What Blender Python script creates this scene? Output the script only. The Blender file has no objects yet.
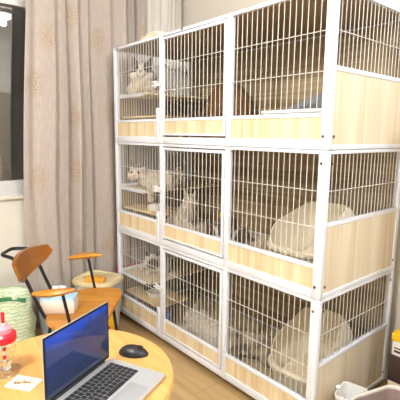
import bpy, bmesh, math, random
from mathutils import Vector, Matrix, noise
random.seed(7)
S = bpy.context.scene
C = S.collection
PI = math.pi

# ------------------------------------------------------------------ materials
def mat(name, col, rough=.5, metal=0, spec=.5, coat=0, trans=0, ior=1.45, alpha=1, emis=None, es=0, sub=0, sheen=0):
    m = bpy.data.materials.new(name); m.use_nodes = True
    b = m.node_tree.nodes['Principled BSDF']
    b.inputs['Base Color'].default_value = (*col, 1)
    b.inputs['Roughness'].default_value = rough
    b.inputs['Metallic'].default_value = metal
    b.inputs['Specular IOR Level'].default_value = spec
    b.inputs['Coat Weight'].default_value = coat
    b.inputs['Transmission Weight'].default_value = trans
    b.inputs['IOR'].default_value = ior
    b.inputs['Alpha'].default_value = alpha
    b.inputs['Sheen Weight'].default_value = sheen
    if emis:
        b.inputs['Emission Color'].default_value = (*emis, 1); b.inputs['Emission Strength'].default_value = es
    return m
def N(m, t, **k):
    n = m.node_tree.nodes.new(t)
    for a, v in k.items():
        if a.startswith('i_'): n.inputs[a[2:].replace('_', ' ')].default_value = v
        else: setattr(n, a, v)
    return n
def L(m, a, b): m.node_tree.links.new(a, b)
def bsdf(m): return m.node_tree.nodes['Principled BSDF']
def ramp(m, fac, stops):
    r = N(m, 'ShaderNodeValToRGB'); e = r.color_ramp.elements
    while len(e) < len(stops): e.new(.5)
    for i, (p, c) in enumerate(stops): e[i].position = p; e[i].color = (*c, 1)
    L(m, fac, r.inputs['Fac']); return r
def coords(m, scale, kind='Object', rot=(0, 0, 0)):
    tc = N(m, 'ShaderNodeTexCoord'); mp = N(m, 'ShaderNodeMapping')
    mp.inputs['Scale'].default_value = scale; mp.inputs['Rotation'].default_value = rot
    L(m, tc.outputs[kind], mp.inputs['Vector']); return mp.outputs['Vector']
def noise_mat(name, scale, stops, rough=.5, det=4, bump=0, kind='Object', dist=0, nscale=1, **k):
    m = mat(name, stops[0][1], rough, **k)
    v = coords(m, scale, kind)
    n = N(m, 'ShaderNodeTexNoise'); n.inputs['Scale'].default_value = nscale; n.inputs['Detail'].default_value = det
    n.inputs['Distortion'].default_value = dist
    L(m, v, n.inputs['Vector'])
    r = ramp(m, n.outputs['Fac'], stops); L(m, r.outputs['Color'], bsdf(m).inputs['Base Color'])
    if bump:
        b = N(m, 'ShaderNodeBump'); b.inputs['Strength'].default_value = bump; b.inputs['Distance'].default_value = .004
        L(m, n.outputs['Fac'], b.inputs['Height']); L(m, b.outputs['Normal'], bsdf(m).inputs['Normal'])
    return m
def plank_mat(name, grain, strip, c0, c1, c2, rough=.45, amt=.55):
    """grain noise stretched along the board plus narrow glued strips of slightly different tone"""
    m = mat(name, c1, rough)
    n = N(m, 'ShaderNodeTexNoise'); n.inputs['Scale'].default_value = 1; n.inputs['Detail'].default_value = 5; n.inputs['Distortion'].default_value = .6
    L(m, coords(m, grain), n.inputs['Vector'])
    r = ramp(m, n.outputs['Fac'], [(.3, c0), (.5, c1), (.72, c2)])
    s = N(m, 'ShaderNodeTexVoronoi'); s.inputs['Scale'].default_value = 1
    s.feature = 'F1'
    L(m, coords(m, strip), s.inputs['Vector'])
    sep = N(m, 'ShaderNodeSeparateColor'); L(m, s.outputs['Color'], sep.inputs['Color'])
    r2 = ramp(m, sep.outputs[0], [(0, c0), (.5, c1), (1, c2)])
    mx = N(m, 'ShaderNodeMix', data_type='RGBA'); mx.inputs[0].default_value = amt
    L(m, r.outputs['Color'], mx.inputs[6]); L(m, r2.outputs['Color'], mx.inputs[7])
    L(m, mx.outputs[2], bsdf(m).inputs['Base Color'])
    return m

M = {}
M['white'] = mat('white_metal', (.77, .80, .87), .35)
M['wire'] = mat('white_wire', (.66, .645, .61), .4)
M['dark'] = mat('dark_metal', (.03, .03, .035), .35, .6)
M['black'] = mat('black_plastic', (.012, .012, .014), .4)
M['screw'] = mat('screw_metal', (.14, .07, .04), .4, .6)
M['pine'] = plank_mat('pale_pine', (34, 34, 1.6), (22, 22, .25), (.62, .46, .25), (.76, .63, .41), (.85, .76, .56))
M['ash'] = plank_mat('pale_ash', (30, 30, 1.4), (15, 15, .2), (.66, .52, .34), (.78, .68, .50), (.85, .78, .63))
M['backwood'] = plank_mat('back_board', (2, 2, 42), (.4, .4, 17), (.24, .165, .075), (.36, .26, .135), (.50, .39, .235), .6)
M['shadedside'] = plank_mat('shade_toned_side_board', (30, 30, 1.6), (18, 18, .25), (.24, .165, .075), (.36, .26, .135), (.48, .37, .22))  # left side panel: pine with the cage's interior shade put into its colour
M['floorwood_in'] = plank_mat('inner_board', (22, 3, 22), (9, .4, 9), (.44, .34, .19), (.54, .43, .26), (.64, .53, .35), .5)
M['shelfwood'] = noise_mat('shelf_board', (60, 60, 60), [(.35, (.62, .49, .29)), (.5, (.75, .63, .42)), (.7, (.82, .73, .54))], .5)
M['batten'] = noise_mat('batten_wood', (8, 8, 60), [(.3, (.62, .43, .18)), (.7, (.80, .62, .33))], .4)
M['oak'] = noise_mat('honey_oak', (3, 30, 3), [(.3, (.46, .17, .012)), (.5, (.56, .23, .022)), (.75, (.66, .31, .045))], .35, 5, dist=1.2, coat=.1)
M['walnutback'] = noise_mat('chair_back_wood', (3, 3, 24), [(.3, (.24, .075, .006)), (.7, (.33, .115, .012))], .3, 5, dist=.8, coat=.3)
M['table'] = noise_mat('table_birch', (4, 26, 4), [(.3, (.56, .28, .075)), (.55, (.62, .33, .10)), (.8, (.68, .40, .15))], .35, 5, dist=.8, coat=.15)
M['wall'] = noise_mat('wall_paint', (3, 3, 3), [(.3, (.70, .67, .60)), (.7, (.73, .70, .63))], .85)
M['wallb'] = noise_mat('wall_paint_back', (3, 3, 3), [(.3, (.74, .69, .61)), (.7, (.77, .72, .64))], .85)
M['doorpaint'] = mat('door_paint', (.62, .55, .45), .5)
M['ceil'] = mat('ceiling_paint', (.8, .79, .76), .9)
M['sillm'] = noise_mat('sill_stone', (9, 9, 9), [(.3, (.66, .62, .54)), (.7, (.75, .71, .63))], .35)
M['alu'] = mat('window_aluminium', (.62, .62, .62), .4, .2)
M['glass'] = mat('window_glass', (.9, .92, .88), .0, trans=1, ior=2.1)
M['cream'] = mat('cream_plastic', (.78, .70, .54), .35)
M['creamlid'] = noise_mat('cream_lid', (20, 20, 20), [(.3, (.72, .60, .33)), (.7, (.78, .67, .41))], .4)
M['tub'] = mat('translucent_tub', (.72, .72, .70), .3, trans=.25)
M['bluetub'] = mat('blue_grey_tub', (.52, .56, .63), .25, trans=.2)
M['taupe'] = mat('taupe_plastic', (.30, .215, .195), .4)
M['rim'] = mat('bin_rim', (.66, .60, .54), .35)
M['clean'] = mat('white_plastic', (.85, .84, .82), .3)
M['yellow'] = mat('yellow_card', (.90, .55, .02), .45)
M['paper'] = mat('white_paper', (.82, .80, .76), .7)
M['browncard'] = mat('dark_brown_card', (.055, .032, .028), .5)
M['creamcard'] = mat('cream_card', (.72, .60, .42), .6)
M['red'] = mat('red_card', (.45, .02, .02), .4)
M['orange'] = mat('orange_wrap', (.88, .40, .03), .4)
M['blue'] = mat('blue_plastic', (.12, .28, .50), .35)
M['steel'] = mat('dark_bowl', (.10, .10, .12), .25, .4)
M['greycloth'] = noise_mat('grey_fabric', (60, 60, 60), [(.3, (.13, .135, .145)), (.7, (.20, .205, .215))], .9)
M['brownfelt'] = noise_mat('brown_felt', (40, 40, 40), [(.3, (.13, .06, .018)), (.7, (.21, .105, .035))], .9)
M['silver'] = mat('laptop_aluminium', (.52, .53, .55), .35, .5)
M['cardboard'] = noise_mat('pale_board', (3, 60, 60), [(.3, (.72, .61, .42)), (.7, (.85, .78, .62))], .6)
M['tumbler'] = mat('clear_plastic', (.95, .95, .96), .03, trans=1, ior=1.25)
M['redlid'] = mat('red_plastic', (.62, .015, .03), .25)
M['pink'] = mat('pink_drink', (.85, .25, .30), .3)
M['straw'] = mat('straw_white', (.85, .82, .80), .35)
M['lamp'] = mat('lamp_diffuser', (1, 1, 1), .5, emis=(1, .97, .92), es=5)
M['eye'] = mat('cat_eye', (.06, .10, .14), .12)
M['pupil'] = mat('cat_pupil', (.005, .005, .008), .05)
M['nose'] = mat('cat_nose', (.42, .20, .17), .4)

# laminate floor: long boards along x
m = mat('laminate_floor', (.6, .4, .2), .33)
v = coords(m, (1, 1, 1), 'Object', (0, 0, 0))
br = N(m, 'ShaderNodeTexBrick'); L(m, v, br.inputs['Vector'])
for k, x in (('Scale', 1), ('Mortar Size', .0025), ('Brick Width', 1.2), ('Row Height', .19), ('Bias', 0)): br.inputs[k].default_value = x
br.inputs['Color1'].default_value = (.50, .34, .16, 1); br.inputs['Color2'].default_value = (.56, .39, .20, 1); br.inputs['Mortar'].default_value = (.36, .22, .10, 1)
n = N(m, 'ShaderNodeTexNoise'); n.inputs['Detail'].default_value = 6; n.inputs['Scale'].default_value = 1; n.inputs['Distortion'].default_value = .8
L(m, coords(m, (2.2, 26, 1)), n.inputs['Vector'])
r = ramp(m, n.outputs['Fac'], [(.3, (.78, .74, .70)), (.7, (1, 1, 1))])
mx = N(m, 'ShaderNodeMix', data_type='RGBA', blend_type='MULTIPLY'); mx.inputs[0].default_value = 1
L(m, br.outputs['Color'], mx.inputs[6]); L(m, r.outputs['Color'], mx.inputs[7]); L(m, mx.outputs[2], bsdf(m).inputs['Base Color'])
M['floor'] = m

# embroidered curtain: gold tree motifs on a pinkish grey weave (UV in metres)
def curtain_mat(name, c0, c1, motif):
    m = mat(name, c0, .8, sheen=.2)
    b = bsdf(m)
    n = N(m, 'ShaderNodeTexNoise'); n.inputs['Scale'].default_value = 1; n.inputs['Detail'].default_value = 3
    L(m, coords(m, (120, 14, 1), 'UV'), n.inputs['Vector'])
    r = ramp(m, n.outputs['Fac'], [(.3, c0), (.7, c1)])
    out = r.outputs['Color']
    if motif:
        vo = N(m, 'ShaderNodeTexVoronoi', voronoi_dimensions='2D'); vo.inputs['Scale'].default_value = 1; vo.inputs['Randomness'].default_value = .55
        L(m, coords(m, (2.7, 1.9, 1), 'UV'), vo.inputs['Vector'])
        ds = ramp(m, vo.outputs['Distance'], [(.0, (.9, .9, .9)), (.12, (.7, .7, .7)), (.24, (0, 0, 0))])
        n2 = N(m, 'ShaderNodeTexNoise'); n2.inputs['Scale'].default_value = 1; n2.inputs['Detail'].default_value = 2
        L(m, coords(m, (95, 95, 1), 'UV'), n2.inputs['Vector'])
        th = ramp(m, n2.outputs['Fac'], [(.46, (0, 0, 0)), (.56, (1, 1, 1))])
        mu = N(m, 'ShaderNodeMath', operation='MULTIPLY'); L(m, ds.outputs['Color'], mu.inputs[0]); L(m, th.outputs['Color'], mu.inputs[1])
        mx = N(m, 'ShaderNodeMix', data_type='RGBA'); L(m, mu.outputs[0], mx.inputs[0]); L(m, out, mx.inputs[6]); mx.inputs[7].default_value = (.36, .26, .14, 1)
        out = mx.outputs[2]
    L(m, out, b.inputs['Base Color'])
    return m
M['curtain'] = curtain_mat('embroidered_curtain', (.40, .345, .305), (.49, .425, .38), True)
M['sheer'] = curtain_mat('pale_curtain', (.68, .64, .58), (.76, .72, .66), False)

# printed sack
m = mat('printed_sack', (.6, .7, .55), .45)
w = N(m, 'ShaderNodeTexWave', wave_type='BANDS', bands_direction='Z'); w.inputs['Scale'].default_value = 14; w.inputs['Distortion'].default_value = 7; w.inputs['Detail'].default_value = 5; w.inputs['Detail Scale'].default_value = 3
L(m, coords(m, (1, 1, 1)), w.inputs['Vector'])
r = ramp(m, w.outputs['Fac'], [(.15, (.42, .56, .33)), (.5, (.58, .69, .48)), (.85, (.70, .77, .61))]); L(m, r.outputs['Color'], bsdf(m).inputs['Base Color'])
M['sack'] = m
M['green'] = mat('green_band', (.02, .16, .06), .4)
# tissue box print
m = mat('tissue_print', (.8, .8, .8), .4)
tc = N(m, 'ShaderNodeTexCoord'); sp = N(m, 'ShaderNodeSeparateXYZ'); L(m, tc.outputs['Object'], sp.inputs[0])
n = N(m, 'ShaderNodeTexNoise'); n.inputs['Scale'].default_value = 16; L(m, tc.outputs['Object'], n.inputs['Vector'])
ma = N(m, 'ShaderNodeMath', operation='MULTIPLY_ADD'); L(m, n.outputs['Fac'], ma.inputs[0]); ma.inputs[1].default_value = .06; L(m, sp.outputs[2], ma.inputs[2])
r = ramp(m, ma.outputs[0], [(.06, (.80, .68, .58)), (.10, (.82, .76, .72)), (.125, (.25, .55, .78)), (.15, (.55, .74, .84))]); L(m, r.outputs['Color'], bsdf(m).inputs['Base Color'])
M['tissue'] = m
# laptop screen picture
m = mat('screen_picture', (.01, .01, .02), .08)
tc = N(m, 'ShaderNodeTexCoord'); sp = N(m, 'ShaderNodeSeparateXYZ'); L(m, tc.outputs['Object'], sp.inputs[0])
n = N(m, 'ShaderNodeTexNoise'); n.inputs['Scale'].default_value = 9; L(m, tc.outputs['Object'], n.inputs['Vector'])
ma = N(m, 'ShaderNodeMath', operation='MULTIPLY_ADD'); L(m, n.outputs['Fac'], ma.inputs[0]); ma.inputs[1].default_value = .12; L(m, sp.outputs[2], ma.inputs[2])
r = ramp(m, ma.outputs[0], [(.08, (.012, .022, .05)), (.15, (.018, .03, .09)), (.23, (.012, .03, .13)), (.26, (.01, .06, .42))])
L(m, r.outputs['Color'], bsdf(m).inputs['Emission Color']); bsdf(m).inputs['Emission Strength'].default_value = 1.0
M['screen'] = m
# printed card
m = mat('card_print', (.8, .8, .8), .5)
vo = N(m, 'ShaderNodeTexNoise'); vo.inputs['Scale'].default_value = 55; vo.inputs['Detail'].default_value = 3; tc = N(m, 'ShaderNodeTexCoord'); L(m, tc.outputs['Object'], vo.inputs['Vector'])
r = ramp(m, vo.outputs['Fac'], [(.38, (.20, .05, .04)), (.5, (.55, .40, .16)), (.6, (.82, .80, .77))]); L(m, r.outputs['Color'], bsdf(m).inputs['Base Color'])
M['cardprint'] = m
# fur: colours come from an attribute laid down by coat marking, broken up by noise
def fur_mat(name):
    m = mat(name, (.8, .8, .8), .9, sheen=.3)
    a = N(m, 'ShaderNodeAttribute', attribute_name='coat')
    n = N(m, 'ShaderNodeTexNoise'); n.inputs['Scale'].default_value = 1; n.inputs['Detail'].default_value = 4; n.inputs['Distortion'].default_value = 1.5
    L(m, coords(m, (70, 70, 45)), n.inputs['Vector'])
    r = ramp(m, n.outputs['Fac'], [(.3, (.68, .64, .58)), (.65, (1, 1, 1))])
    mx = N(m, 'ShaderNodeMix', data_type='RGBA', blend_type='MULTIPLY'); mx.inputs[0].default_value = 1
    L(m, a.outputs['Color'], mx.inputs[6]); L(m, r.outputs['Color'], mx.inputs[7]); L(m, mx.outputs[2], bsdf(m).inputs['Base Color'])
    b = N(m, 'ShaderNodeBump'); b.inputs['Strength'].default_value = .7; b.inputs['Distance'].default_value = .01
    L(m, n.outputs['Fac'], b.inputs['Height']); L(m, b.outputs['Normal'], bsdf(m).inputs['Normal'])
    return m
M['fur'] = fur_mat('cat_fur')

# ------------------------------------------------------------------ mesh helpers
class MB:
    def __init__(s): s.bm = bmesh.new()
    def _x(s, verts, mx):
        if mx is not None: bmesh.ops.transform(s.bm, matrix=mx, verts=verts)
    def box(s, a, b, bev=0, mx=None):
        v = bmesh.ops.create_cube(s.bm, size=1)['verts']
        c = [(a[i] + b[i]) / 2 for i in range(3)]; d = [abs(b[i] - a[i]) for i in range(3)]
        bmesh.ops.transform(s.bm, matrix=Matrix.Translation(c) @ Matrix.Diagonal((*d, 1)), verts=v)
        if bev:
            e = list({e for x in v for e in x.link_edges})
            rr = bmesh.ops.bevel(s.bm, geom=e, offset=bev, segments=2, affect='EDGES', profile=.5)
            v = list({x for f in rr['faces'] for x in f.verts} | {x for x in v if x.is_valid})
        s._x(v, mx); return s
    def tube(s, pts, r, seg=8, cap=True, mx=None):
        pts = [Vector(p) for p in pts]; rs = r if isinstance(r, (list, tuple)) else [r] * len(pts)
        rings = []; prev = None
        for i, p in enumerate(pts):
            if i == 0: t = pts[1] - p
            elif i == len(pts) - 1: t = p - pts[i - 1]
            else: t = (pts[i + 1] - p).normalized() + (p - pts[i - 1]).normalized()
            t.normalize()
            if prev is None: u = t.orthogonal().normalized()
            else: u = (prev - t * prev.dot(t)).normalized()
            prev = u; w = t.cross(u)
            rings.append([s.bm.verts.new(p + rs[i] * (math.cos(2 * PI * k / seg) * u + math.sin(2 * PI * k / seg) * w)) for k in range(seg)])
        for a, b in zip(rings, rings[1:]):
            for k in range(seg): s.bm.faces.new((a[k], a[(k + 1) % seg], b[(k + 1) % seg], b[k]))
        if cap: s.bm.faces.new(rings[0][::-1]); s.bm.faces.new(rings[-1])
        s._x([v for g in rings for v in g], mx); return s
    def lathe(s, prof, seg=32, mx=None, sx=1, sy=1):
        rings = []
        for r, z in prof:
            if r < 1e-6: rings.append([s.bm.verts.new((0, 0, z))])
            else: rings.append([s.bm.verts.new((sx * r * math.cos(2 * PI * k / seg), sy * r * math.sin(2 * PI * k / seg), z)) for k in range(seg)])
        for a, b in zip(rings, rings[1:]):
            if len(a) == 1 and len(b) == 1: continue
            for k in range(seg):
                k2 = (k + 1) % seg
                if len(a) == 1: s.bm.faces.new((a[0], b[k2], b[k]))
                elif len(b) == 1: s.bm.faces.new((a[k], a[k2], b[0]))
                else: s.bm.faces.new((a[k], a[k2], b[k2], b[k]))
        s._x([v for g in rings for v in g], mx); return s
    def loft(s, loops, cap0=True, cap1=True, mx=None):
        R = [[s.bm.verts.new(p) for p in lp] for lp in loops]; n = len(R[0])
        for a, b in zip(R, R[1:]):
            for k in range(n): s.bm.faces.new((a[k], a[(k + 1) % n], b[(k + 1) % n], b[k]))
        if cap0: s.bm.faces.new(R[0][::-1])
        if cap1: s.bm.faces.new(R[-1])
        s._x([v for g in R for v in g], mx); return s
    def ball(s, c, r, sc=(1, 1, 1), mx=None, sub=2):
        v = bmesh.ops.create_icosphere(s.bm, subdivisions=sub, radius=1)['verts']
        T = Matrix.Translation(c) @ (mx or Matrix()) @ Matrix.Diagonal((r * sc[0], r * sc[1], r * sc[2], 1))
        bmesh.ops.transform(s.bm, matrix=T, verts=v); return s
    def build(s, name, m, parent=None, smooth=True):
        bmesh.ops.recalc_face_normals(s.bm, faces=s.bm.faces)
        me = bpy.data.meshes.new(name); s.bm.to_mesh(me); s.bm.free()
        o = bpy.data.objects.new(name, me); C.objects.link(o)
        me.materials.append(m)
        if smooth:
            for p in me.polygons: p.use_smooth = True
            try: me.set_sharp_from_angle(angle=math.radians(35))
            except Exception: pass
        if parent: o.parent = parent
        return o
def thing(name, label, cat, loc=(0, 0, 0), rz=0, group=None):
    o = bpy.data.objects.new(name, None); o.empty_display_size = .05; C.objects.link(o)
    o.location = loc; o.rotation_euler = (0, 0, rz); return tag(o, label, cat, group)
def tag(o, label, cat, group=None, loc=None, rz=None):
    o['label'] = label; o['category'] = cat
    if group: o['group'] = group
    if loc is not None: o.location = loc
    if rz is not None: o.rotation_euler = (0, 0, rz)
    return o
def struct(o): o['kind'] = 'structure'; return o
def copy_tree(o, parent=None):
    kids = [c for c in bpy.data.objects if c.parent == o]
    c = o.copy(); C.objects.link(c); c.parent = parent
    for k in kids: copy_tree(k, c)
    return c
def rrect(w, d, r, n=6, z=0, cx=0, cy=0):
    out = []
    for sx, sy, a0 in ((1, 1, 0), (-1, 1, 90), (-1, -1, 180), (1, -1, 270)):
        for k in range(n + 1):
            a = math.radians(a0 + 90 * k / n)
            out.append((cx + sx * (w / 2 - r) + r * math.cos(a), cy + sy * (d / 2 - r) + r * math.sin(a), z))
    return out

# ------------------------------------------------------------------ room
XW, YB, ZC = -.265, .85, 2.8
X1, Y0 = 4.3, -3.3
struct(MB().box((XW - .12, Y0 - .1, -.06), (X1 + .1, YB + .1, 0)).build('floor', M['floor'], smooth=False))
struct(MB().box((XW - .12, Y0 - .1, ZC), (X1 + .1, YB + .1, ZC + .08)).build('ceiling', M['ceil'], smooth=False))
struct(MB().box((XW - .12, YB, 0), (X1 + .1, YB + .1, ZC)).build('wall_back', M['wallb'], smooth=False))
struct(MB().box((X1, Y0, 0), (X1 + .1, YB, ZC)).build('wall_right', M['wall'], smooth=False))
struct(MB().box((XW - .12, Y0 - .1, 0), (X1 + .1, Y0, ZC)).build('wall_front', M['wall'], smooth=False))
WY0, WY1, WZ0, WZ1 = -2.4, -.28, 1.06, 2.43
w = MB()
w.box((XW - .12, Y0, 0), (XW, YB, WZ0)).box((XW - .12, Y0, WZ1), (XW, YB, ZC))
w.box((XW - .12, Y0, WZ0), (XW, WY0, WZ1)).box((XW - .12, WY1, WZ0), (XW, YB, WZ1))
struct(w.build('wall_left', M['wall'], smooth=False))
wf = MB()
x0, x1 = XW - .07, XW - .005
wf.box((x0, WY0, WZ0), (x1, WY1, WZ0 + .085)).box((x0, WY0, WZ1 - .04), (x1, WY1, WZ1))
wf.box((x0, WY0, WZ0 + .085), (x1, WY0 + .05, WZ1 - .04)).box((x0, WY1 - .05, WZ0 + .085), (x1, WY1, WZ1 - .04))
wf.box((x0, -1.36, WZ0 + .085), (x1, -1.31, WZ1 - .04))
wf.box((x0 + .01, WY0 + .05, WZ0 + .085), (x1 - .015, WY1 - .05, WZ0 + .105))
wo = struct(wf.build('window_1', M['alu'], smooth=False))
MB().box((XW - .05, WY0 + .05, WZ0 + .1), (XW - .044, WY1 - .05, WZ1 - .04)).build('window_glass', M['glass'], wo, smooth=False)
MB().box((XW - .1, WY0 - .05, WZ0 - .028), (XW + .03, WY1 + .05, WZ0 - .001), .004).build('window_sill', M['sillm'], wo)
struct(MB().box((XW + .001, YB - .014, 0), (X1, YB, .09), .003).build('baseboard_back', M['clean']))
struct(MB().box((XW, Y0, 0), (XW + .014, YB - .015, .09), .003).build('baseboard_left', M['clean']))
# open door leaf standing out from the back wall, to the right of the photograph's edge
dl = struct(MB().box((2.70, .03, .008), (2.74, YB - .016, 2.06), .003).build('door_1', M['doorpaint']))
MB().tube([(2.66, .09, 1.0), (2.69, .09, 1.0), (2.78, .09, 1.0)], .009, 10).tube([(2.66, .085, 1.0), (2.66, .19, 1.0)], .009, 10).tube([(2.78, .085, 1.0), (2.78, .19, 1.0)], .009, 10).build('door_handle', M['alu'], dl)

# ------------------------------------------------------------------ curtains
def curtain(name, y0, y1, xc, amp, folds, z0, z1, m, label, seed, lean=0):
    t = thing(name, label, 'curtain', (xc, y0, z0))
    bm = bmesh.new(); uvl = bm.loops.layers.uv.new('UVMap')
    rnd = random.Random(seed)
    ph = [rnd.uniform(0, 6.28) for _ in range(6)]
    nu, nv = folds * 14, 46
    grid = []; arc = [0]
    pts0 = []
    for i in range(nu + 1):
        s = i / nu
        pts0.append(s)
    def pos(s, v):
        a = 2 * PI * folds * (s + .035 * math.sin(2 * PI * 2 * s + ph[0]) + .02 * math.sin(2 * PI * 5 * s + ph[1])) + .5 * math.sin(1.6 * v + ph[2]) * s
        A = amp * (.62 + .38 * math.sin(2 * PI * 1.7 * s + ph[3])) * (.75 + .25 * math.sin(2.2 * v + ph[4] + 4 * s))
        x = A * math.sin(a) + .22 * A * math.sin(2 * a + ph[5] + v)
        y = (y1 - y0) * s + .35 * A * math.cos(a) + .006 * math.sin(3 * v + 9 * s) + (1 - s) ** 2 * lean * max(-.65, min(.8, v - 1.72))
        return Vector((x, y, v))
    for i in range(nu + 1): grid.append([bm.verts.new(pos(i / nu, (z1 - z0) * j / nv)) for j in range(nv + 1)])
    for i in range(nu): arc.append(arc[-1] + (grid[i + 1][0].co - grid[i][0].co).length)
    for i in range(nu):
        for j in range(nv):
            f = bm.faces.new((grid[i][j], grid[i + 1][j], grid[i + 1][j + 1], grid[i][j + 1])); f.smooth = True
            for lp, (a, b) in zip(f.loops, ((i, j), (i + 1, j), (i + 1, j + 1), (i, j + 1))):
                lp[uvl].uv = (arc[a], (z1 - z0) * b / nv)
    me = bpy.data.meshes.new('fabric'); bm.to_mesh(me); bm.free(); me.materials.append(m)
    o = bpy.data.objects.new('fabric', me); C.objects.link(o); o.parent = t
    so = o.modifiers.new('Solidify', 'SOLIDIFY'); so.thickness = .003
    MB().box((-.02, -.02, z1 - z0 - .005), (.02, y1 - y0 + .01, z1 - z0 + .035), .003).build('curtain_track', M['white'], t)
    return t
curtain('embroidered_curtain', -.625, .36, XW + .092, .050, 8, .03, ZC - .045, M['curtain'],
        'pinkish grey floor-length curtain embroidered with gold trees', 3, .06)
curtain('pale_curtain', .39, .80, XW + .07, .022, 8, .03, ZC - .045, M['sheer'],
        'plain pale curtain in narrow pleats in the corner behind the cages', 5)

# ------------------------------------------------------------------ cages
CL, CD, H, ZB = 1.898, .764, .70, .05
PW, PD = .031, .030
XA, XB = .606, 1.247
def wires(mb, axis, a0, a1, n, z0, z1, off, hz, r=.0020):
    """n upright wires between a0 and a1 and level wires at the heights hz"""
    for k in range(1, n + 1):
        a = a0 + (a1 - a0) * k / (n + 1)
        p = (lambda z: (a, off, z)) if axis == 'x' else (lambda z: (off, a, z))
        mb.tube([p(z0), p(z1)], r, 6, False)
    for z in hz:
        o2 = off - .004 if axis == 'x' else off + .004
        mb.tube([(a0, o2, z), (a1, o2, z)] if axis == 'x' else [(o2, a0, z), (o2, a1, z)], r, 6, False)
def make_cage(label, k):
    z = ZB + k * H
    t = thing('cat_cage', label, 'cage', (-.020, 0, z), 0, 'stacked three-tier cat cages')
    E = .0015
    f = MB()
    for x in (0, XA, XB, CL - .045):
        wd = .045 if x > 1.8 else PW
        f.box((x, 0, E), (x + wd, PD, H - E), .002)
    for x in (0, CL - .03): f.box((x, CD - PD, E), (x + .03, CD, H - E), .002)
    zr = .045
    spans = ((PW, XA), (XA + PW, XB), (XB + PW, CL - .045))
    for i, (a, b) in enumerate(spans):
        f.box((a, .002, E), (b, PD - .002, zr), .0015)
        f.box((a, .002, .682), (b, PD - .002, H - E), .0015)
        if i != 1: f.box((a, .003, .146), (b, PD - .006, .165), .0015)
    for x in (.0, CL - .028):
        f.box((x + .002, PD, E), (x + .026, CD - PD, .024), .0015).box((x + .002, PD, .682), (x + .026, CD - PD, H - E), .0015)
        f.box((x + .003, PD, .345), (x + .025, CD - PD, .366), .0015)
    f.box((.03, CD - .028, E), (CL - .03, CD - .002, .024)).box((.03, CD - .028, .682), (CL - .03, CD - .002, H - E))
    f.build('frame', M['white'], t)
    # front: columns one and three
    for i, (a, b) in enumerate(spans):
        if i == 1: continue
        g = MB(); wires(g, 'x', a, b, 16, .162, .685, .013, (.343, .513)); g.build('wire_grille', M['wire'], t)
        MB().box((a, .008, .043), (b, .018, .148)).build('front_panel', M['pine'], t, False)
    # door in the middle column
    a, b = spans[1]
    a2, b2, z0, z1 = a + .0055, b - .0055, zr + .010, .675
    d = MB(); w_ = .017
    d.box((a2, -.004, z0), (a2 + w_, .014, z1), .002).box((b2 - w_, -.004, z0), (b2, .014, z1), .002)
    d.box((a2 + w_, -.003, z0), (b2 - w_, .013, z0 + .013), .0015).box((a2 + w_, -.003, z1 - w_), (b2 - w_, .013, z1), .0015)
    d.box((a2 + w_, -.003, .146), (b2 - w_, .013, .164), .0015)
    do = d.build('door', M['white'], t)
    g = MB(); wires(g, 'x', a2 + w_, b2 - w_, 15, .16, z1 - w_ + .002, .005, (.343, .513)); g.build('door_grille', M['wire'], do)
    MB().box((a2 + w_, .001, z0 + .012), (b2 - w_, .009, .148)).build('door_panel', M['pine'], do, False)
    # door latch: plate, bolt barrel and lever; and the drop bolt beside the post
    lt = MB(); lx = XA + .012
    lt.box((lx - .045, -.010, .385), (lx + .028, .0, .397), .002).box((lx - .05, -.016, .365), (lx - .035, -.001, .412), .003)
    lt.tube([(lx - .075, -.012, .382), (lx + .015, -.014, .376)], .005, 8).tube([(lx - .07, -.014, .405), (lx + .0, -.012, .402)], .004, 8)
    lt.build('latch', M['clean'], t)
    sb = MB(); sx = XA - .026
    sb.box((sx, -.009, .012), (sx + .024, .002, .235), .002)
    so = sb.build('drop_bolt', M['white'], t)
    MB().box((sx + .008, -.0105, .03), (sx + .014, -.008, .20)).build('bolt_slot', M['alu'], so)
    # sides
    for nm, x, px in (('side', .013, .008), ('side', CL - .013, CL - .018)):
        g = MB(); wires(g, 'y', PD + .002, CD - PD, 19, .362, .685, x, (.513,), .0022); g.build('side_grille', M['wire'], t)
        MB().box((px, PD, .022), (px + .010, CD - PD, .347)).build('side_panel', M['ash'] if px > 1 else M['shadedside'], t, False)
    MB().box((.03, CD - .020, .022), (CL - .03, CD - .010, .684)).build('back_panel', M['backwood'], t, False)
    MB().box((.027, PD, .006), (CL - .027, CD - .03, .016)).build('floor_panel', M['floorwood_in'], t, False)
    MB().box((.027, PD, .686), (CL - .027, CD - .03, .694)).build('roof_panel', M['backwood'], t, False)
    # corner shelf with a white edge strip
    MB().box((.03, .036, .338), (.42, CD - .03, .352)).build('shelf', M['shelfwood'], t, False)
    MB().box((.032, .021, .328), (.372, .036, .352), .002).build('shelf_edge', M['white'], t)
    # low feeding step on battens
    fs = MB().box((.045, .045, .178), (.52, .33, .192), .002).build('feeding_step', M['batten'], t)
    for yy in (.10, .28):
        for xx in (.09, .46): MB().box((xx, yy, .0165), (xx + .02, yy + .02, .178)).build('step_leg', M['batten'], fs)
    ry = Matrix.Rotation(PI / 2, 4, 'X'); rx = Matrix.Rotation(PI / 2, 4, 'Y')
    def dot(p, R): MB().lathe([(0, .0025), (.0065, .0015), (.007, -.001), (0, -.001)], 10, Matrix.Translation(p) @ R).build('screw', M['screw'], t)
    for zz in (.06, H - .06): dot((CL - .030, -.0005, zz), ry); dot((CL + .0005, PD + .010, zz), rx); dot((CL + .0005, CD - .035, zz), rx)
    if k == 2:
        for xx in (.06, .85): dot((xx, -.0005, H - .009), ry)
    for zz in (.055, H - .055): dot((-.0005, .012, zz), Matrix.Rotation(-PI / 2, 4, 'Y'))
    return t
bottom_cage = make_cage('bottom tier of the stacked white cat cages, nearest the floor', 0)
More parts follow.
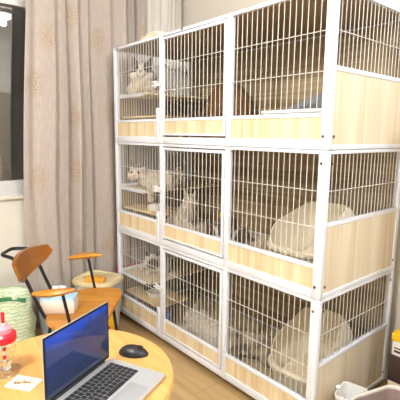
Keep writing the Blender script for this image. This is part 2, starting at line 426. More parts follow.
make_cage('middle tier of the stacked white cat cages', 1)
make_cage('top tier of the stacked white cat cages', 2)
for x in (.03, .62, 1.25, CL - .06):
    for y in (.16, CD - .09): MB().box((x, y, -ZB), (x + .03, y + .03, .0)).build('foot', M['dark'], bottom_cage, False)

def Z(k): return ZB + k * H + .016        # inner floor of tier k
def ZS(k): return ZB + k * H + .352       # shelf top of tier k

# ------------------------------------------------------------------ cats
def basis(yaw, pitch=0, roll=0):
    return Matrix.Rotation(yaw, 4, 'Z') @ Matrix.Rotation(-pitch, 4, 'Y') @ Matrix.Rotation(roll, 4, 'X')
def make_cat(label, loc, rz, limbs, head, hs, hyaw, hpitch, coat, fluff=.008, tail=None, face=True, group='cats in the cages'):
    """limbs: [((p0), r0, (p1), r1)] in cat space (x forward, z up); one continuous body incl. head, ears and tail"""
    t = thing('cat', label, 'cat', loc, rz, group)
    mb = MB()
    def limb(p0, r0, p1, r1):
        p0, p1 = Vector(p0), Vector(p1); n = max(2, int((p1 - p0).length / (.35 * min(r0, r1))) + 1)
        for i in range(n + 1):
            s = i / n; mb.ball(p0.lerp(p1, s), r0 + (r1 - r0) * s)
    for l in limbs: limb(*l)
    if tail:
        for a, b in zip(tail, tail[1:]): limb(a[0], a[1], b[0], b[1])
    hc = Vector(head); B = basis(hyaw, hpitch); HT = Matrix.Translation(hc) @ B @ Matrix.Scale(hs, 4)
    def hb(c, r, sc=(1, 1, 1)): mb.ball(HT @ Vector(c), r * hs, sc, B)
    hb((0, 0, 0), .050, (.95, 1.02, .88))
    for s in (-1, 1):
        hb((.010, s * .034, -.020), .029); hb((.040, s * .011, -.016), .0145)
    hb((.035, 0, -.024), .014); hb((.036, 0, -.002), .013, (1, .8, 1))
    for s in (-1, 1):
        base = [HT @ Vector(p) for p in ((.012, s * .018, .034), (-.016, s * .020, .032), (.004, s * .050, .010))]
        tip = HT @ Vector((-.002, s * .046, .068))
        c = sum(base, Vector()) / 3
        for i in range(7):
            q = i / 6; mb.ball(c.lerp(tip, q), hs * (.021 * (1 - q) + .005 * q), (.55, 1, 1), B)
    tmp = mb.build('tmp', M['fur'])
    rm = tmp.modifiers.new('R', 'REMESH'); rm.mode = 'VOXEL'; rm.voxel_size = .0055
    sm = tmp.modifiers.new('S', 'SMOOTH'); sm.factor = .6; sm.iterations = 3
    dg = bpy.context.evaluated_depsgraph_get(); dg.update()
    me = bpy.data.meshes.new_from_object(tmp.evaluated_get(dg))
    bpy.data.objects.remove(tmp)
    me.name = 'body'
    me.materials.clear(); me.materials.append(M['fur'])
    HI = HT.inverted()
    ns = [v.normal.copy() for v in me.vertices]
    col = me.color_attributes.new('coat', 'FLOAT_COLOR', 'POINT')
    for i, v in enumerate(me.vertices):
        h = HI @ v.co
        inhead = h.length < .085 and h.z > -.05
        c = coat(v.co, h, inhead); col.data[i].color = (*c, 1)
        q = v.co * 38; d = noise.noise(Vector((q.x, q.y, q.z * .6))) + .6 * noise.noise(v.co * 95)
        v.co += ns[i] * d * (fluff * (.12 if inhead else 1))
        if v.co.z < 0 and not inhead and v.co.z > -.012: v.co.z = 0
    for p in me.polygons: p.use_smooth = True
    o = bpy.data.objects.new('body', me); C.objects.link(o); o.parent = t
    if face:
        for s in (-1, 1):
            e = MB(); e.ball(HT @ Vector((.039, s * .0185, .006)), .0085 * hs, (.6, 1, .9), B); eo = e.build('eye', M['eye'], t)
            p = MB(); p.ball(HT @ Vector((.0425, s * .0187, .006)), .0052 * hs, (.5, .8, 1.1), B); p.build('pupil', M['pupil'], eo)
        n_ = MB(); n_.ball(HT @ Vector((.0545, 0, -.009)), .0052 * hs, (.7, 1.2, .8), B); n_.build('nose', M['nose'], t)
    return t
CREAM, WHITE, GREY, TAN, BROWN, DARK = (.62, .53, .39), (.70, .66, .60), (.085, .075, .075), (.40, .32, .22), (.085, .05, .035), (.05, .04, .035)
def mixc(a, b, t): t = max(0, min(1, t)); return tuple(a[i] + (b[i] - a[i]) * t for i in range(3))
def coat_mask(body, maskc, blaze=True, ext=None):
    """pointed cat: dark ears and mask with a white blaze and muzzle"""
    def f(p, h, ih):
        c = body(p) if callable(body) else body
        if ih:
            if h.z > .034 and abs(h.y) > .018: return maskc
            dark = h.z > -.014 and h.x > -.045
            if blaze and abs(h.y) < .010 + max(0, -h.z) * 1.4: dark = False
            if dark: return mixc(maskc, c, (abs(h.y) - .052) * 40)
            return WHITE if h.x > .02 else c
        return c
    return f
def coat_point(body, maskc):
    def f(p, h, ih):
        c = body
        if ih:
            if h.z > .034 and abs(h.y) > .018: return maskc
            d = (Vector((h.x, h.y, h.z + .008)) - Vector((.05, 0, 0))).length
            return mixc(maskc, c, (d - .032) * 60)
        return c
    return f
def coat_dark_top(body, top, zc):
    def f(p, h, ih):
        if ih and h.z > .03: return top
        return mixc(body, top, (p.z - zc) * 25 + .6 * noise.noise(p * 30))
    return f
CAMDIR = math.atan2(-1.617 - .1, 2.909 - .2)      # heading of the photographer seen from the shelves

loaf = [((-.09, 0, .075), .085, (.02, 0, .08), .088), ((.05, .045, .05), .05, (.075, .05, .025), .026), ((.05, -.045, .05), .05, (.075, -.05, .025), .026),
        ((.03, 0, .10), .068, (.06, 0, .13), .052), ((-.05, .075, .05), .052, (-.02, .08, .04), .04), ((-.05, -.075, .05), .052, (-.02, -.08, .04), .04),
        ((.07, .04, .02), .02, (.12, .035, .018), .018), ((.07, -.04, .02), .02, (.12, -.035, .018), .018)]
make_cat('grey and white cat sitting up on the top cage shelf, facing out', (.185, .150, ZS(2)), CAMDIR - .25, [((a_[0], a_[1] * 1.25, a_[2]), r_ * 1.08, (b_[0], b_[1] * 1.25, b_[2]), q__ * 1.08) for a_, r_, b_, q__ in loaf], (.075, 0, .165), 1.5, .1, .05,
         coat_mask(CREAM, GREY), .009, [((-.13, .02, .04), .03), ((-.12, .10, .03), .026), ((-.03, .14, .025), .02)])
# lying on the middle shelf with a paw over the edge
lying = [((-.14, 0, .07), .075, (.04, 0, .07), .072), ((.05, 0, .08), .062, (.10, 0, .10), .05),
         ((-.12, -.05, .05), .05, (-.06, -.08, .03), .03), ((-.12, .05, .05), .05, (-.06, .08, .03), .03)]
make_cat('cream cat with one paw dangling over the middle cage shelf', (.27, .155, ZS(1)), math.radians(-155), lying + [
         ((.02, .03, .045), .035, (-.03, .10, .022), .020), ((-.03, .10, .022), .02, (-.055, .128, .01), .017), ((-.055, .128, .01), .017, (-.065, .138, -.055), .016),
         ((-.065, .138, -.055), .019, (-.068, .142, -.068), .017), ((.09, -.03, .03), .026, (.13, -.04, .018), .018)], (.095, .05, .125), 1.35, 1.7, -.15,
         coat_dark_top(mixc(CREAM, WHITE, .4), mixc(TAN, BROWN, .6), .185), .012, [((-.19, 0, .06), .032), ((-.22, -.03, .10), .03), ((-.20, -.05, .14), .026)])
curl = [((-.08, .0, .055), .065, (.0, .05, .06), .066), ((.0, .05, .06), .066, (.07, .03, .055), .058), ((.05, -.04, .045), .045, (-.05, -.07, .04), .04),
        ((.07, .02, .05), .05, (.08, -.03, .07), .045), ((.05, -.06, .03), .025, (.10, -.08, .02), .02)]
make_cat('white cat with a dark brown face curled on the bottom cage shelf', (.20, .24, ZS(0)), CAMDIR, curl, (.085, -.035, .115), 1.3, .0, -.05,
         coat_point(WHITE, BROWN), .009, [((-.12, 0, .04), .03), ((-.11, -.09, .03), .026), ((-.03, -.12, .025), .022)])
sit = [((-.07, 0, .085), .085, (.0, 0, .14), .068), ((0, 0, .14), .068, (.03, 0, .20), .052), ((.02, .035, .13), .03, (.06, .035, .02), .02), ((.02, -.035, .13), .03, (.06, -.035, .02), .02),
       ((-.06, .07, .05), .05, (.02, .085, .022), .024), ((-.06, -.07, .05), .05, (.02, -.085, .022), .024), ((.06, .035, .018), .019, (.08, .035, .015), .016), ((.06, -.035, .018), .019, (.08, -.035, .015), .016)]
make_cat('cream cat sitting upright with its back turned in the middle cage', (.50, .30, Z(1)), math.radians(100), [((a_[0], a_[1] * 1.2, a_[2]), r_ * 1.2, (b_[0], b_[1] * 1.2, b_[2]), q__ * 1.15) for a_, r_, b_, q__ in sit], (.045, 0, .255), 1.1, .2, -.1,
         lambda p, h, ih: mixc(CREAM, WHITE, .3), .009, [((-.14, 0, .03), .03), ((-.17, .08, .025), .026), ((-.10, .15, .022), .018)])
low = [((-.20, 0, .065), .07, (-.02, 0, .065), .066), ((-.02, 0, .065), .06, (.04, 0, .07), .046), ((-.18, .05, .04), .045, (-.10, .09, .022), .024), ((-.18, -.05, .04), .045, (-.10, -.09, .022), .024),
       ((.0, .04, .035), .028, (.09, .05, .016), .017), ((.0, -.04, .035), .028, (.09, -.05, .016), .017)]
make_cat('brown-faced cat crouching beside the yellow toy in the middle cage', (.905, .20, Z(1)), CAMDIR + .1, low, (.07, 0, .115), 1.15, .0, -.1,
         coat_mask(TAN, BROWN), .007, [((-.26, 0, .04), .026), ((-.30, .08, .02), .022), ((-.24, .14, .02), .016)])
make_cat('calico-faced cat lying beside the middle cage litter box', (1.215, .235, Z(1)), math.radians(-125), low, (.06, 0, .125), 1.3, .6, -.05,
         coat_mask(mixc(CREAM, TAN, .5), BROWN), .008, [((-.24, 0, .04), .026), ((-.28, -.08, .02), .022), ((-.20, -.12, .02), .016)])
sprawl = [((-.20, 0, .085), .098, (.10, 0, .085), .092), ((.10, 0, .08), .075, (.20, 0, .09), .055), ((-.20, .06, .05), .06, (-.10, .13, .03), .03), ((-.22, -.06, .05), .06, (-.14, -.14, .03), .03),
          ((.10, .06, .05), .04, (.20, .10, .018), .02), ((.10, -.06, .05), .04, (.20, -.10, .018), .02)]
make_cat('big fluffy white cat stretched out on the bottom cage floor', (.815, .225, Z(0)), math.radians(168), [((a_[0] * .8, a_[1], a_[2]), r_, (b_[0] * .8, b_[1], b_[2]), q__) for a_, r_, b_, q__ in sprawl], (.20, 0, .10), 1.1, .2, -.2,
         lambda p, h, ih: mixc(WHITE, CREAM, .35 + .5 * noise.noise(p * 14)), .014, [((-.25, 0, .05), .045), ((-.30, -.09, .035), .04), ((-.22, -.17, .03), .025)])
make_cat('grey-brown cat lying asleep beside the bottom cage litter box', (1.235, .32, Z(0)), math.radians(20), [((a_[0] * .75, a_[1], a_[2]), r_ * .88, (b_[0] * .75, b_[1], b_[2]), q__ * .88) for a_, r_, b_, q__ in sprawl], (.16, 0, .075), 1.05, -.4, -.2,
         lambda p, h, ih: mixc(mixc(TAN, GREY, .55), CREAM, .35 + 1.2 * noise.noise(p * 16)), .012, [((-.20, 0, .05), .035), ((-.22, .10, .035), .03), ((-.14, .16, .03), .025)])

# ------------------------------------------------------------------ litter boxes
def litter_box(label, loc, rz, hh_=.235):
    t = thing('litter_box', label, 'litter box', loc, rz, 'cream litter boxes in the cages')
    Wd, Dp = .38, .50
    n = 10
    def ring(sc, z): return rrect(Wd * sc, Dp * sc, .13 * sc, n, z)
    MB().loft([ring(.86, .0), ring(.90, .01), ring(.985, .135), ring(.965, .135), ring(.84, .012)], True, True).build('pan', M['cream'], t)
    MB().loft([ring(.96, .128), ring(1.05, .132), ring(1.06, .15), ring(.97, .158), ring(.95, .14), ring(.96, .128)], False, False).build('rim', M['cream'], t)
    base = ring(.99, .155); N_ = len(base)
    def hgt(p):
        s = (p[1] + Dp / 2) / Dp           # 0 front .. 1 back
        s = max(0, min(1, (s - .02) / .80)); return hh_ * math.sin(s * PI / 2) ** .7
    loops = []
    rows = 9
    for th in (0, 1):
        seq = range(rows + 1) if th == 0 else range(rows, -1, -1)
        for j in seq:
            q = j / rows; lp = []
            for p in base:
                h = hgt(p) * q; k = 1 - .30 * (h / hh_) ** 2.4 - (.018 if th else 0)
                lp.append((p[0] * k, p[1] * k, .152 + h))
            loops.append(lp)
    MB().loft(loops, False, False).build('hood', M['cream'], t)
    MB().loft([ring(.85, .05), ring(.82, .058)], True, True).build('litter', M['shelfwood'], t)
    return t
litter_box('cream litter box in the middle cage, in its end column', (1.60, .36, Z(1)), math.radians(-4), .205)
litter_box('cream litter box in the bottom cage, in its end column', (1.615, .38, Z(0)), math.radians(4))

# ------------------------------------------------------------------ things in the cages
def bowl(label, loc, r, m, group=None):
    return tag(MB().lathe([(0, 0), (r * .8, 0), (r * .86, .004), (r, .038), (r * .95, .040), (r * .72, .010), (0, .008)], 28).build('food_bowl', m), label, 'bowl', group, loc)
bowl('dark steel food bowl on the bottom cage step', (.155, .20, ZB + .193), .062, M['steel'])
bowl('white food bowl beside the dark one on the bottom cage step', (.30, .15, ZB + .193), .064, M['clean'])
bowl('white food bowl on the middle cage step', (.33, .14, ZB + H + .193), .062, M['clean'])
bowl('blue bowl on the bottom cage floor, by the white fluffy cat', (.455, .125, Z(0)), .062, M['blue']).scale = (1, 1, 2.0)
tag(MB().box((0, 0, 0), (.055, .40, .235), .006).build('white_box', M['clean']), 'tall slim white box standing behind the top shelf cat', 'box', None, (.035, .27, ZS(2) + .0005))
t = thing('cat_toy', 'small yellow toy on the middle cage floor, among the cats', 'toy', (.635, .58, Z(1)))
MB().lathe([(0, 0), (.04, .0), (.045, .01), (.03, .03), (.012, .05), (.012, .08)], 20).build('toy_base', M['brownfelt'], t)
MB().ball((0, 0, .130), .048).build('toy_ball', M['yellow'], t)
# brown domed bed in the top cage
t = thing('pet_bed', 'brown felt domed bed in the top cage', 'pet bed', (.735, .50, Z(2)))
t.scale = (.9, .9, 1.5)
bm_ = MB()
prof = [(.0, .0), (.19, 0), (.205, .03), (.20, .12), (.165, .21), (.10, .262), (.0, .28)]
bm_.lathe(prof, 32); bm_.build('dome', M['brownfelt'], t)
MB().tube([(.09 * math.cos(a) * 1 + .0, -.196 + .03 * abs(math.sin(a)) ** 2 * .9, .10 + .08 * math.sin(a)) for a in [2 * PI * k / 24 for k in range(25)]], .009, 8, False).build('entrance_ring', M['brownfelt'], t)
t = thing('litter_tray', 'low white tray in the top cage, in its end column', 'tray', (1.60, .30, Z(2)))
t.scale = (1, 1, 1.22)
r0 = lambda s, z: rrect(.40 * s, .46 * s, .05, 6, z)
MB().loft([r0(.9, 0), r0(.97, .125), r0(1.02, .13), r0(1.02, .142), r0(.94, .142), r0(.86, .01)], True, True).build('tray_pan', M['clean'], t)
c = MB(); lp = []
for k in range(13):
    s = k / 12; x = -.13 + .30 * s; h = .022 + .075 * s ** 1.1
    lp.append([(x, -.17, .12), (x, -.19, .12 + h * .5), (x, -.15, .12 + h), (x, .15, .12 + h), (x, .19, .12 + h * .5), (x, .17, .12)])
tag(c.loft(lp).build('grey_cushion', M['greycloth']), 'grey cushion piled in the white tray of the top cage', 'cushion', None, (1.60, .30, Z(2) + .0025)).scale = (1, 1, 1.22)

# boards on the roof
zt = ZB + 3 * H
for i, (dx, w_, a, lab) in enumerate(((0, .20, .10, 'lowest of three pale boards stacked on the cage roof'), (.004, .19, .02, 'middle board of the three stacked on the cage roof'), (.03, .12, -.06, 'topmost, shortest board stacked on the cage roof'))):
    tag(MB().box((-w_ / 2, -.045, 0), (w_ / 2, .045, .014), .002).build('wooden_board', M['cardboard']), lab, 'board', 'boards on the cage roof', (.42 + dx, .075, zt + .0005 + i * .0145), a)

# ------------------------------------------------------------------ chair
d = Vector((.67, .74, 0)).normalized(); s_ = Vector((-.74, .67, 0)).normalized()
rzc = math.atan2(d.y, d.x)
ch = thing('armchair', 'wooden seated armchair with black metal rods by the curtain', 'chair', (.539, -.62, 0), rzc)
# chair space: x forward (d), y to the far side (s_)
def outline(w0, w1, n=28, f=lambda s: 1):
    return [(w0 + (w1 - w0) * k / n) for k in range(n + 1)]
seat = []
for k in range(48):
    a = 2 * PI * k / 48; c_, s2 = math.cos(a), math.sin(a)
    x = .055 + .20 * (abs(c_) ** .8) * (1 if c_ > 0 else -1); y = .32 * (abs(s2) ** .95) * (1 if s2 > 0 else -1)
    x += .09 * (abs(y) / .32) ** 2 * (1 if c_ > -.2 else .4)
    seat.append((x, y))
MB().loft([[(x * .96, y * .96, .425) for x, y in seat], [(x, y, .432) for x, y in seat], [(x, y, .445) for x, y in seat], [(x * .985, y * .985, .451) for x, y in seat]]).build('seat', M['oak'], ch)
# backrest: half-moon, straight top, curved lower edge, slightly bowed
y0, y1 = -.36, .07
top, bot = [], []
nb = 26
for k in range(nb + 1):
    s = k / nb; y = y0 + (y1 - y0) * s
    bow = -.235 + .05 * ((s - .5) * 2) ** 2
    ht = .822 + .018 * math.sin(s * PI)
    tt = (s - .30) / (.335 if s < .30 else .71); dp = .128 * math.sqrt(max(0, 1 - tt * tt)) + .012
    top.append((bow, y, ht)); bot.append((bow + .03, y, ht - dp))
th = .022
lps = []
for a, b in zip(top, bot):
    m1 = (a[0] + .012, a[1], (a[2] + b[2]) / 2)
    lps.append([(a[0] - th / 2, a[1], a[2]), (a[0] + th / 2, a[1], a[2]), (m1[0] + th / 2, m1[1], m1[2]), (b[0] + th / 2, b[1], b[2]), (b[0] - th / 2, b[1], b[2]), (m1[0] - th / 2, m1[1], m1[2])])
MB().loft(lps).build('backrest', M['walnutback'], ch)
def curve(pts, n=6):
    """Catmull-Rom through the points"""
    P_ = [Vector(p) for p in pts]; P_ = [P_[0]] + P_ + [P_[-1]]; out = []
    for i in range(1, len(P_) - 2):
        for k in range(n):
            t_ = k / n; a, b, c_, e = P_[i - 1:i + 3]
            out.append(.5 * ((2 * b) + (c_ - a) * t_ + (2 * a - 5 * b + 4 * c_ - e) * t_ ** 2 + (3 * b - a - 3 * c_ + e) * t_ ** 3))
    out.append(P_[-2]); return out
MB().tube(curve([(-.06, -.17, .42), (-.12, -.17, .46), (-.225, -.17, .70), (-.262, -.17, .775), (-.29, -.165, .80), (-.36, -.135, .81), (-.372, -.06, .81), (-.36, .0, .81), (-.29, .035, .80), (-.262, .04, .775), (-.225, .04, .70), (-.12, .04, .46), (-.06, .04, .42)]), .0105, 10).build('back_rod', M['dark'], ch)
for sy in (-1, 1):
    yy = sy * .325
    MB().tube([(.09 if sy < 0 else .05, yy * .93, .425), (.055 if sy < 0 else .0, yy * 1.0, .655)], .009, 10).build('arm_rod', M['dark'], ch)
    n = 20; lps = []
    for k in range(n + 1):
        s = k / n; x = (-.14 if sy > 0 else -.11) + .235 * s; wd = max(.004, .033 * math.sin(PI * (s * .92 + .05)) ** .6); hh = .014 * math.sin(PI * (s * .9 + .06)) ** .5 + .002
        yc = yy + sy * .02 * (1 - (2 * s - 1) ** 2); zc = .655 + .028 * s
        lps.append([(x, yc - wd, zc), (x, yc - wd * .6, zc + hh), (x, yc + wd * .6, zc + hh), (x, yc + wd, zc), (x, yc + wd * .6, zc - hh), (x, yc - wd * .6, zc - hh)])
    MB().loft(lps).build('armrest', M['oak'], ch)
for sx, sy in ((.19, 1), (.19, -1), (-.07, 1), (-.07, -1)):
    MB().tube([(sx, sy * .19, .426), (sx + (.04 if sx > 0 else -.08), sy * .24, .0)], [.011, .009], 10).build('leg', M['dark'], ch)

# tissue box on the seat
t = thing('tissue_box', 'pale blue and white tissue box standing on the chair seat', 'tissue box', (.555, -.715, .4515), math.radians(52))
MB().box((-.10, -.055, 0), (.10, .055, .095), .003).build('carton', M['tissue'], t)
ts = MB(); lps = []
for k in range(5):
    s = k / 4; lps.append([((.04 - .012 * s) * math.cos(a) + .012 * math.sin(3 * a + s), (.018 - .012 * s) * math.sin(a) + .006 * math.cos(4 * a), .094 + .055 * s + .01 * math.sin(2 * a) * s) for a in [2 * PI * q / 18 for q in range(18)]])
ts.loft(lps).build('tissue', M['paper'], t)

# ------------------------------------------------------------------ table
TC, TR, TZ = (1.722, -1.147), .337, .75
tb = thing('round_table', 'round birch table holding the open laptop', 'table', (TC[0], TC[1], 0))
MB().lathe([(0, TZ - .026), (TR - .012, TZ - .026), (TR - .002, TZ - .018), (TR, TZ - .008), (TR - .005, TZ), (0, TZ)], 96).build('tabletop', M['table'], tb)
MB().lathe([(0, .0), (.24, 0), (.24, .012), (.05, .03), (.028, .06), (.028, TZ - .05), (.10, TZ - .027), (0, TZ - .027)], 40).build('pedestal', M['dark'], tb)

# ------------------------------------------------------------------ laptop (local x along hinge towards the far end, y towards the user)
A = Vector((1.724, -.999)); Bf = Vector((1.923, -.909))
dy_ = (Bf - A).normalized(); dxv = Vector((-dy_.y, dy_.x))          # from hinge to user; dxv points to +far side
lw, ld = .285, (Bf - A).length
ang = math.atan2(dy_.y, dy_.x) + PI / 2
# local frame: local -y = hinge->user direction rotated; build with x from 0 (far end) to -lw (near end)
lap = thing('laptop', 'open silver laptop with a dark blue screen on the round table', 'laptop', (A.x, A.y, TZ + .0005), math.atan2(dy_.y, dy_.x))
# laptop space: +x from hinge to user, -y from far end to near end
MB().loft([rrect(ld - .006, lw - .006, .010, 5, 0, ld / 2, -lw / 2), rrect(ld, lw, .012, 5, .004, ld / 2, -lw / 2), rrect(ld, lw, .012, 5, .012, ld / 2, -lw / 2), rrect(ld - .003, lw - .003, .012, 5, .0138, ld / 2, -lw / 2)]).build('base', M['silver'], lap)
kb = MB().box((.022, -lw + .022, .0132), (.135, -.022, .0142)).build('keyboard', M['silver'], lap)
ky = MB()
rows = 6; cols = 14; kw = (lw - .05) / cols; kd = .110 / rows
for r_ in range(rows):
    c_ = 0
    while c_ < cols:
        wdt = 1
        if r_ == 5 and c_ == 4: wdt = 5
        if r_ in (2, 3, 4) and c_ in (0,): wdt = 1.5 if r_ == 2 else 1
        ky.box((.0235 + r_ * kd + .0012, -.025 - (c_ + wdt) * kw + .0015, .0142), (.0235 + (r_ + 1) * kd - .0012, -.025 - c_ * kw - .0015, .0158))
        c_ += wdt
ky.build('keys', M['black'], kb)
MB().box((.142, -lw / 2 - .058, .0136), (.142 + .068, -lw / 2 + .058, .0142), .0003).build('trackpad', mat('trackpad_grey', (.46, .47, .49), .3, .5), lap)
MB().tube([(-.002, -.03, .0125), (-.002, -lw + .03, .0125)], .0058, 10).build('hinge', M['black'], lap)
T_ = Matrix.Translation((-.003, 0, .0135)) @ Matrix.Rotation(math.radians(.5), 4, 'Y')
LH = .200
lid = MB().box((-.0055, -lw, 0), (-.001, 0, LH), .002, T_).build('screen_lid', M['silver'], lap)
MB().box((-.0012, -lw + .001, .001), (.0, -.001, LH - .001), 0, T_).build('screen_bezel', M['black'], lid, False)
MB().box((-.0002, -lw + .008, .012), (.0006, -.008, LH - .008), 0, T_).build('display', M['screen'], lid, False)

# mouse
ms = thing('computer_mouse', 'black computer mouse on the round table behind the laptop', 'mouse', (1.733, -.912, TZ + .0005), math.radians(40))
lps = []
for k in range(13):
    s = k / 12; x = -.052 + .104 * s; q = max(.06, math.sin(PI * (s * .96 + .02))) ** .5; wd = .031 * q; hh = .036 * q * (1 - .25 * s)
    lps.append([(x, wd * math.cos(a), max(0, hh * math.sin(a))) for a in [PI * j / 10 for j in range(11)]])
MB().loft(lps).build('shell', M['black'], ms)
MB().tube([(.02, -.003, .033), (.035, -.003, .030)], .004, 8).build('scroll_wheel', M['dark'], ms)

# straw tumbler
tu = thing('straw_tumbler', 'clear tumbler with a red lid and striped straw on the table', 'tumbler', (1.567, -1.287, TZ + .0005))
tu.scale = (1, 1, 1.06)
MB().lathe([(0, 0), (.043, 0), (.044, .004), (.016, .012), (.013, .022), (.024, .042), (.032, .075), (.033, .105), (.031, .105), (.030, .075), (.021, .040), (0, .030)], 32).build('cup', M['tumbler'], tu)
MB().lathe([(0, .100), (.034, .100), (.037, .104), (.037, .122), (.030, .128), (0, .128)], 32).build('lid', M['redlid'], tu)
MB().lathe([(0, .128), (.024, .128), (.024, .142), (.014, .150), (0, .152)], 24).build('lid_dome', M['pink'], tu)
st = MB().tube([(.004, -.004, .034), (.0, .0, .15), (-.001, .0, .188)], .0048, 10).build('straw', M['straw'], tu)
MB().tube([(.0, .0, .158), (-.001, .0, .189)], .0056, 10).build('straw_tip', M['redlid'], st)
sw = MB()
for k in range(4): sw.tube([(.0035 - .001 * k, -.0035 + .001 * k, .045 + .025 * k), (.003 - .001 * k, -.003 + .001 * k, .057 + .025 * k)], .0056, 10)
sw.build('straw_stripe', M['redlid'], st)
# card
cd = thing('printed_card', 'white card with a brown print lying by the tumbler', 'card', (1.668, -1.265, TZ + .0005), math.radians(35))
MB().box((-.045, -.032, 0), (.045, .032, .0012)).build('card_sheet', M['paper'], cd, False)
MB().box((-.030, -.012, .0012), (.032, .014, .0016)).build('card_picture', M['cardprint'], cd, False)

# ------------------------------------------------------------------ storage things left of the cages
t = thing('storage_bin', 'cream lidded storage bin between chair and cages', 'bin', (.055, -.215, 0), math.radians(28))
bb = lambda sx, z, r=.07: rrect(.31 * sx, .27 * sx, r, 8, z)
MB().loft([bb(.88, 0), bb(.9, .01), bb(.98, .385)]).build('tub', M['tub'], t)
MB().loft([bb(1.0, .375), bb(1.07, .378), bb(1.08, .398), bb(1.03, .412), bb(.90, .416), bb(.86, .410)]).build('lid', M['creamlid'], t)
t2 = MB().loft([rrect(.15, .075, .02, 5, 0), rrect(.155, .08, .02, 5, .014), rrect(.14, .065, .02, 5, .032)])
tag(t2.build('snack_packet', M['orange']), 'orange packet lying on the cream storage bin', 'packet', None, (.135, -.275, .4165), math.radians(40))
tag(MB().box((0, 0, 0), (.088, .52, .40), .006).build('red_box', M['red']), 'red box standing on the floor behind the cream bin', 'box', None, (-.112, .03, 0))
t = thing('plastic_tub', 'blue-grey translucent tub on the floor under the curtain', 'tub', (-.02, -.52, 0), math.radians(20))
q_ = lambda s, z: rrect(.22 * s, .24 * s, .06, 6, z)
MB().loft([q_(.85, 0), q_(.98, .29), q_(1.04, .295), q_(1.04, .31), q_(.95, .31), q_(.82, .012)]).build('tub_body', M['bluetub'], t)
MB().lathe([(0, .27), (.09, .275), (.085, .32), (.05, .345), (0, .35)], 20).build('tub_bag', M['clean'], t)
# snack sack under the seat
lps = []
for k in range(9):
    s = k / 8; wd = .055 * (1 - .25 * abs(2 * s - 1) ** 3); dp = .035 * math.sin(PI * (.12 + .76 * s)) + .004
    lps.append([(wd * math.cos(a), dp * math.sin(a), .24 * s) for a in [2 * PI * j / 16 for j in range(16)]])
t = thing('snack_bag', 'yellow snack bag with a red label on the floor by the chair', 'bag', (.27, -.255, 0), math.radians(50))
MB().loft(lps).build('pouch', M['yellow'], t)
MB().ball((0, -.034, .10), .03, (1, .25, 1)).build('label_patch', M['red'], t)

# green and white sack
t = thing('woven_sack', 'pale green printed sack slumped under the window', 'sack', (-.01, -.92, 0), math.radians(58))
lps = []
nn = 40
for k in range(21):
    s = k / 20; z = .47 * s
    wx = .235 * (1 - .10 * s) ; wy = .13 * (1 - s ** 2.5 * .82) * (.8 + .2 * math.sin(PI * min(1, s * 3)))
    lp = []
    for j in range(nn):
        a = 2 * PI * j / nn; c_, s2 = math.cos(a), math.sin(a)
        x = wx * abs(c_) ** .6 * (1 if c_ > 0 else -1); y = wy * abs(s2) ** .75 * (1 if s2 > 0 else -1)
        nz = noise.noise(Vector((x * 9, y * 9, z * 11))) * .022 + noise.noise(Vector((x * 24, y * 24, z * 20))) * .007
        nz *= min(1, z / .08)
        zz = z + (-.05 * (abs(x) / .235) ** 2 + .025 * math.sin(9 * x)) * s
        lp.append((x * (1 + nz * 2) , y + nz * (1 if y > 0 else -1), max(0, zz)))
    lps.append(lp)
MB().loft(lps).build('sack_body', M['sack'], t)
g = MB()
def on_front(x, z): return (x, -.045 - .085 * (1 - (z / .47) ** 2.5 * .82), z)
lp = [[(x, -.030, z0 + .012), (x, -.052, z0 + .01), (x, -.060, z0 - .012), (x, -.032, z0 - .014)] for x, z0 in [(-.19 + .38 * i / 20, .405 - .03 * (abs(-.19 + .38 * i / 20) / .2) ** 2 + .018 * math.sin(9 * (-.19 + .38 * i / 20))) for i in range(21)]]
g.loft(lp).build('green_band', M['green'], t)

# ------------------------------------------------------------------ things right of the cages
bn = thing('waste_bin', 'taupe bin with a pale rim beside the right end of the cages', 'bin', (2.262, .085, 0), math.radians(-16))
b2 = lambda s, z, r=.06: rrect(.36 * s, .31 * s, r, 8, z)
MB().loft([b2(.78, 0), b2(.80, .01), b2(.98, .335), b2(.955, .335), b2(.77, .014)]).build('bin_body', M['taupe'], bn)
MB().loft([b2(.985, .33), b2(1.02, .334), b2(1.025, .346), b2(.99, .350), b2(.955, .345), b2(.955, .33), b2(.985, .33)], False, False).build('bin_rim', M['rim'], bn)
cn = thing('white_container', 'small white open container between the bin and the cages', 'container', (1.965, .195, 0), math.radians(12))
b3 = lambda s, z: rrect(.12 * s, .15 * s, .025, 6, z)
MB().loft([b3(.85, 0), b3(1.0, .235), b3(1.06, .24), b3(1.06, .25), b3(.94, .25), b3(.80, .015)]).build('container_body', M['clean'], cn)
sc = thing('litter_scoop', 'white litter scoop standing in the small white container', 'scoop', (1.965, .165, .04))
MB().tube([(.0, .0, .05), (-.004, -.02, .17), (-.015, -.07, .275)], [.007, .008, .011], 10).build('scoop_handle', M['clean'], sc)
MB().box((-.022, -.004, -.03), (.022, .003, .055), .002).build('scoop_blade', M['clean'], sc)
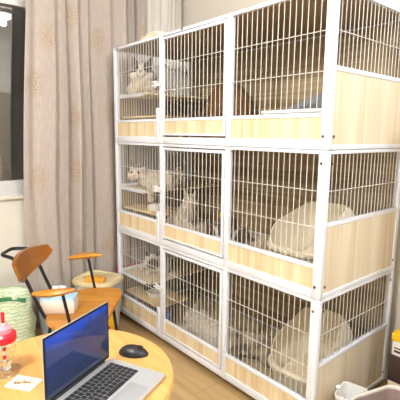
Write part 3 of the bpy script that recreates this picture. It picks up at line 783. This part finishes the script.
# stacked boxes by the wall
bx, by = 2.02, .47
def carton(name, z0, z1, m, label, dx=0, w_=.34, dd=.24):
    return tag(MB().box((dx, 0, 0), (w_, dd, z1 - z0 - .001), .003).build(name, m), label, 'box', 'boxes stacked by the wall', (bx, by, z0))
carton('cream_box', 0, .235, M['creamcard'], 'cream box at the bottom of the stack by the wall')
carton('brown_box', .235, .382, M['browncard'], 'dark brown box in the middle of the stack by the wall', -.005)
t = thing('shoe_box', 'white shoe box with a yellow lid on top of the stack by the wall', 'box', (bx + .005, by, .382), 0, 'boxes stacked by the wall')
MB().box((0, .004, 0), (.33, .236, .085), .002).build('box_base', M['paper'], t)
MB().box((-.004, 0, .078), (.334, .24, .118), .002).build('box_lid', M['yellow'], t)
MB().box((.012, .0025, .018), (.12, .0045, .030)).box((.012, .0025, .038), (.08, .0045, .045)).build('printed_lines', M['browncard'], t, False)

# ------------------------------------------------------------------ ceiling lamps and light
def lamp(label, x, y, r, power, col=(1, .97, .945), sr_=.12):
    t = thing('ceiling_lamp', label, 'lamp', (x, y, ZC - .085), 0, 'round ceiling lamps')
    MB().lathe([(0, .055), (r, .055), (r, .084), (0, .084)], 40).build('lamp_base', M['white'], t)
    MB().lathe([(0, .0), (r * .6, .004), (r * .92, .02), (r * .98, .054), (0, .054)], 40).build('diffuser', M['lamp'], t)
    ld_ = bpy.data.lights.new('lamp_light', 'POINT'); ld_.shadow_soft_size = sr_; ld_.energy = power; ld_.color = col
    lo = bpy.data.objects.new('lamp_light', ld_); C.objects.link(lo); lo.parent = t; lo.location = (0, 0, -.006 - sr_)
lamp('round white ceiling lamp over the middle of the room', 2.0, -2.1, .24, 118)
lamp('round white ceiling lamp near the right-hand wall', 3.6, -.55, .20, 75, (.84, .91, 1), .05)
lamp('small round ceiling lamp close above the cages', 1.45, -.19, .09, 9, (1, .97, .945), .03)
w = bpy.data.worlds.new('night'); S.world = w; w.use_nodes = True
w.node_tree.nodes['Background'].inputs['Color'].default_value = (.035, .034, .030, 1)
w.node_tree.nodes['Background'].inputs['Strength'].default_value = 1

# ------------------------------------------------------------------ camera
yaw, pit, rol = -.8642176495686789, .15721017359618475, .01045779451695258
cy, sy, cp, sp = math.cos(yaw), math.sin(yaw), math.cos(pit), math.sin(pit)
fw = Vector((sy * cp, cy * cp, -sp)); rt = Vector((cy, -sy, 0)); up = rt.cross(fw)
cr, sr = math.cos(rol), math.sin(rol)
r2, u2 = cr * rt + sr * up, -sr * rt + cr * up
cam = bpy.data.cameras.new('camera'); co = bpy.data.objects.new('camera', cam); C.objects.link(co)
co.matrix_world = Matrix(((r2.x, u2.x, -fw.x, 2.90897), (r2.y, u2.y, -fw.y, -1.61699), (r2.z, u2.z, -fw.z, 1.51409), (0, 0, 0, 1)))
cam.sensor_width = 36; cam.lens = 414.173 / 400 * 36; cam.clip_start = .02
S.camera = co
S.view_settings.view_transform = 'Standard'; S.view_settings.look = 'None'; S.view_settings.gamma = 1
S.view_settings.exposure = .38
S.view_settings.use_curve_mapping = False
S.cycles.max_bounces = 10
S.cycles.use_denoising = True
